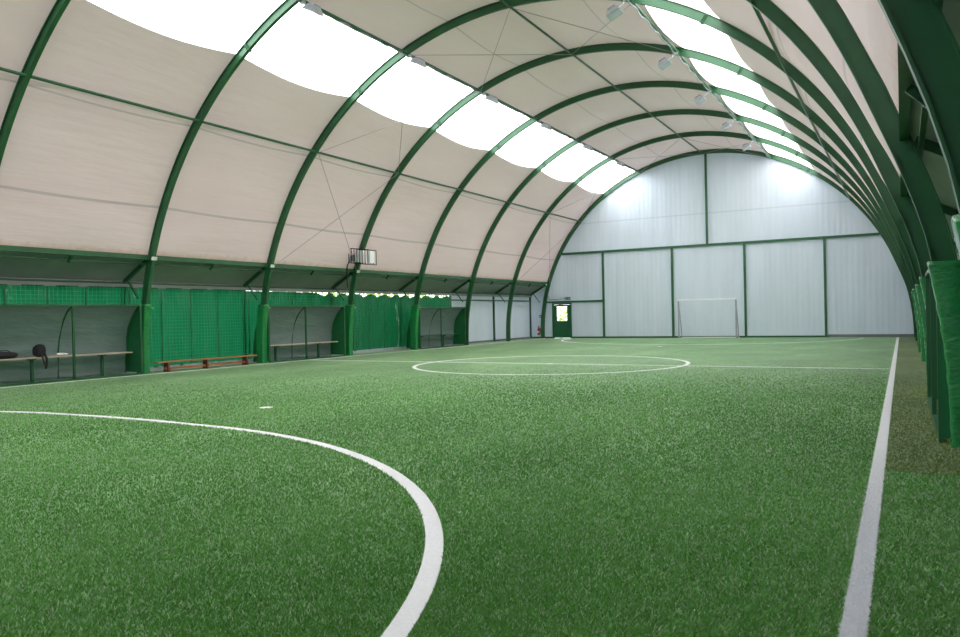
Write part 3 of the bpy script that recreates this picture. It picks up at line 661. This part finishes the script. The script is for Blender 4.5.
# turf pile: real fibres in the foreground, white where the lines run
def on_line(x, y, hw=.05):
    w = np.abs(x - XR) < hw
    dnp = np.zeros_like(w)
    r1 = np.abs(np.hypot((x + 8.66) / 6.9, (y - 1.1) / 5.9) - 1) * 6.3 < hw
    dnp |= r1 & (x > -8.66) & (y > 1.1)
    dnp |= (np.abs(y - 7.03) < hw) & (x <= -8.66) & (x > -11.6)
    dnp |= (np.abs(np.hypot((x + 11.6) / 5.8, (y - 1.1) / 5.9) - 1) * 5.85 < hw) & (x <= -11.6) & (y > 1.1)
    dnp |= np.hypot(x + 9.11, y - 8.84) < .11
    return w | dnp
def fibres(name, n, white):
    r = 2.4 * (24 / 2.4) ** rng.random(n * 3) if not white else 2.6 * (13. / 2.6) ** rng.random(n * 3)
    a = R(-70) + (R(78)) * rng.random(n * 3)
    x = r * np.sin(a); y = r * np.cos(a)
    if white:
        # scatter along the lines themselves
        k = n * 3; s = rng.random(k); x = np.empty(k); y = np.empty(k); h = k // 2
        y[:h] = 2.6 * (14 / 2.6) ** s[:h]; x[:h] = XR + (rng.random(h) - .5) * .098
        th = s[h:] ** 1.2 * R(84); rr = (rng.random(k - h) - .5) * .098; th = R(90) - th
        # dense near the camera, thinner far away
        x[h:] = -8.66 + (6.9 + rr) * np.sin(th); y[h:] = 1.1 + (5.9 + rr) * np.cos(th)
        far = rng.random(k - h) < .25; m = np.where(far)[0] + h
        x[m] = -8.66 - 2.94 * rng.random(len(m)); y[m] = 7.03 + (rng.random(len(m)) - .5) * .1
        ok = on_line(x, y) | (rng.random(k) < .8)
    else:
        ok = (rng.random(n * 3) < np.clip((24 - r) / 11, 0, 1)) & ~on_line(x, y, .06) & (x > XBL + .3) & (x < .9)
    x = x[ok][:n]; y = y[ok][:n]; n = len(x); d = np.hypot(x, y)
    hgt = (.014 + .010 * rng.random(n)) * (np.clip((13.5 - d) / 9, .08, 1) if white else np.clip((25 - d) / 12, .15, 1)) * (.7 if white else 1); wid = .0015 + .00034 * d + .0008 * rng.random(n)
    ang = rng.random(n) * 2 * PI; lean = (.005 + .016 * rng.random(n)); la = rng.normal(.25, .65, n) + PI * (rng.random(n) < .4)
    ux, uy = np.cos(ang) * wid, np.sin(ang) * wid; lx, ly = np.cos(la) * lean, np.sin(la) * lean
    V = np.empty((n, 5, 3), np.float32)
    V[:, 0] = np.stack([x - ux, y - uy, np.zeros(n)], -1); V[:, 1] = np.stack([x + ux, y + uy, np.zeros(n)], -1)
    V[:, 2] = np.stack([x + ux * .85 + lx * .35, y + uy * .85 + ly * .35, hgt * .6], -1); V[:, 3] = np.stack([x - ux * .85 + lx * .35, y - uy * .85 + ly * .35, hgt * .6], -1)
    V[:, 4] = np.stack([x + lx, y + ly, hgt], -1)
    me = bpy.data.meshes.new(name); me.vertices.add(n * 5); me.vertices.foreach_set('co', V.ravel())
    L = np.empty((n, 7), np.int32); b = (np.arange(n) * 5)[:, None]; L[:] = b + np.array([0, 1, 2, 3, 3, 2, 4])
    me.loops.add(n * 7); me.loops.foreach_set('vertex_index', L.ravel())
    st = np.empty((n, 2), np.int32); st[:, 0] = np.arange(n) * 7; st[:, 1] = st[:, 0] + 4
    me.polygons.add(n * 2); me.polygons.foreach_set('loop_start', st.ravel())
    me.update(calc_edges=True); me.validate()
    if white: base = np.array([.90, .91, .95]) * (.86 + .14 * rng.random((n, 1)))
    else:
        p = .5 + .25 * np.sin(x * 1.1 + 1.5 * np.sin(y * .6)) * np.sin(y * .9 + 1.1 * np.sin(x * .7)) + .25 * rng.normal(0, 1, n); p = np.clip(p, 0, 1)[:, None]
        base = np.array([.075, .26, .040]) * (1 - p) + np.array([.20, .47, .115]) * p
        ol = (x > XR) & (y > 7.46); base[ol] *= np.array([1.30, .72, .80])
        gl_ = rng.random(n) < .10; base[gl_] = np.array([.46, .60, .40])
    c = np.ones((n, 5, 4), np.float32); c[:, :, :3] = base[:, None, :]; c[:, :2, :3] *= 1.
    at = me.color_attributes.new('tint', 'FLOAT_COLOR', 'POINT'); at.data.foreach_set('color', c.ravel())
    me.materials.append(M['blade']); o = bpy.data.objects.new(name, me); col.objects.link(o); return o
tag(fibres('turf_pile', 430000, False), 'short green artificial grass pile of the foreground pitch', 'grass', kind='stuff')
tag(fibres('turf_pile', 60000, True), 'white artificial grass pile tufted into the foreground line and arc', 'grass', kind='stuff')

# ------------------------------------------------------------------ outside greenery seen through gaps and door pane
def leaves(name, cx, cy, cz, sx, sy, sz, n, size, mat, parent=None):
    mb = MB()
    for k in range(n):
        while True:
            u = Vector((rng.uniform(-1, 1), rng.uniform(-1, 1), rng.uniform(-1, 1)))
            if u.length < 1 or parent is None: break
        c = Vector((cx + u.x * sx, cy + u.y * sy, cz + u.z * sz)); a = Vector(rng.normal(0, 1, 3)).normalized() * size; b = a.orthogonal().normalized() * size * .6
        mb.add([c - a, c + b, c + a, c - b], [(0, 1, 2, 3)])
    return mb.build(name, mat, parent, origin=(cx, cy, cz - sz) if parent is None else None)
tag(leaves('hedge', XBL - 1.3, 27, 1.6, .4, 7, 1.7, 5200, .10, 'foliage'), 'yellow-green hedge outdoors, glimpsed over the sagging tarpaulin tops', 'hedge')
sh = empty('shrub', (-18.9, 43.6, -.13), 'sunlit shrub outdoors seen through the pane of the green door', 'shrub')
MB().tube([(-18.9, 43.6, -.13), (-18.85, 43.6, .6), (-18.95, 43.65, 1.4)], [.06, .045, .02], 8).build('stem', 'bark', sh)
leaves('foliage', -18.9, 43.6, 1.25, .7, .5, .8, 900, .06, 'foliage', sh)

# ------------------------------------------------------------------ daylight
w = bpy.data.worlds.new('sky'); sc.world = w; w.use_nodes = True; n = w.node_tree.nodes; l = w.node_tree.links; n.clear()
o = n.new('ShaderNodeOutputWorld'); bg_ = n.new('ShaderNodeBackground'); tc = n.new('ShaderNodeTexCoord'); sp = n.new('ShaderNodeSeparateXYZ'); l.new(tc.outputs['Generated'], sp.inputs[0])
mr = n.new('ShaderNodeMapRange'); mr.inputs[1].default_value = -1; mr.inputs[2].default_value = 1; l.new(sp.outputs[0], mr.inputs[0])
r = n.new('ShaderNodeValToRGB'); e = r.color_ramp.elements; e.new(.5)
e[0].position = 0; e[0].color = (.90, .94, 1.0, 1); e[1].position = .5; e[1].color = (.76, .75, .76, 1); e[2].position = 1; e[2].color = (1.0, .93, .88, 1)
l.new(mr.outputs[0], r.inputs[0]); l.new(r.outputs[0], bg_.inputs[0]); bg_.inputs[1].default_value = 8.2; l.new(bg_.outputs[0], o.inputs[0])

# ------------------------------------------------------------------ camera
f, yaw, pit, rol = 742.2486, .5177, -.0044, -.0210
fw = Vector((-math.sin(yaw) * math.cos(pit), math.cos(yaw) * math.cos(pit), math.sin(pit))); rt = Vector((math.cos(yaw), math.sin(yaw), 0)); up = rt.cross(fw)
r_ = rt * math.cos(rol) + up * math.sin(rol); u_ = -rt * math.sin(rol) + up * math.cos(rol)
cam = bpy.data.cameras.new('camera'); cam.sensor_width = 36; cam.sensor_fit = 'HORIZONTAL'; cam.lens = f / 960 * 36; cam.clip_start = .05; cam.clip_end = 400
co = bpy.data.objects.new('camera', cam); col.objects.link(co)
m = Matrix(((r_.x, u_.x, -fw.x), (r_.y, u_.y, -fw.y), (r_.z, u_.z, -fw.z))).to_4x4(); m.translation = Vector((0, 0, H)); co.matrix_world = m
sc.camera = co

sc.view_settings.view_transform = 'Standard'; sc.view_settings.look = 'None'; sc.view_settings.gamma = 1; sc.view_settings.use_curve_mapping = False
sc.view_settings.exposure = 0
sc.cycles.use_denoising = True; sc.cycles.max_bounces = 12; sc.cycles.diffuse_bounces = 8; sc.cycles.transparent_max_bounces = 8
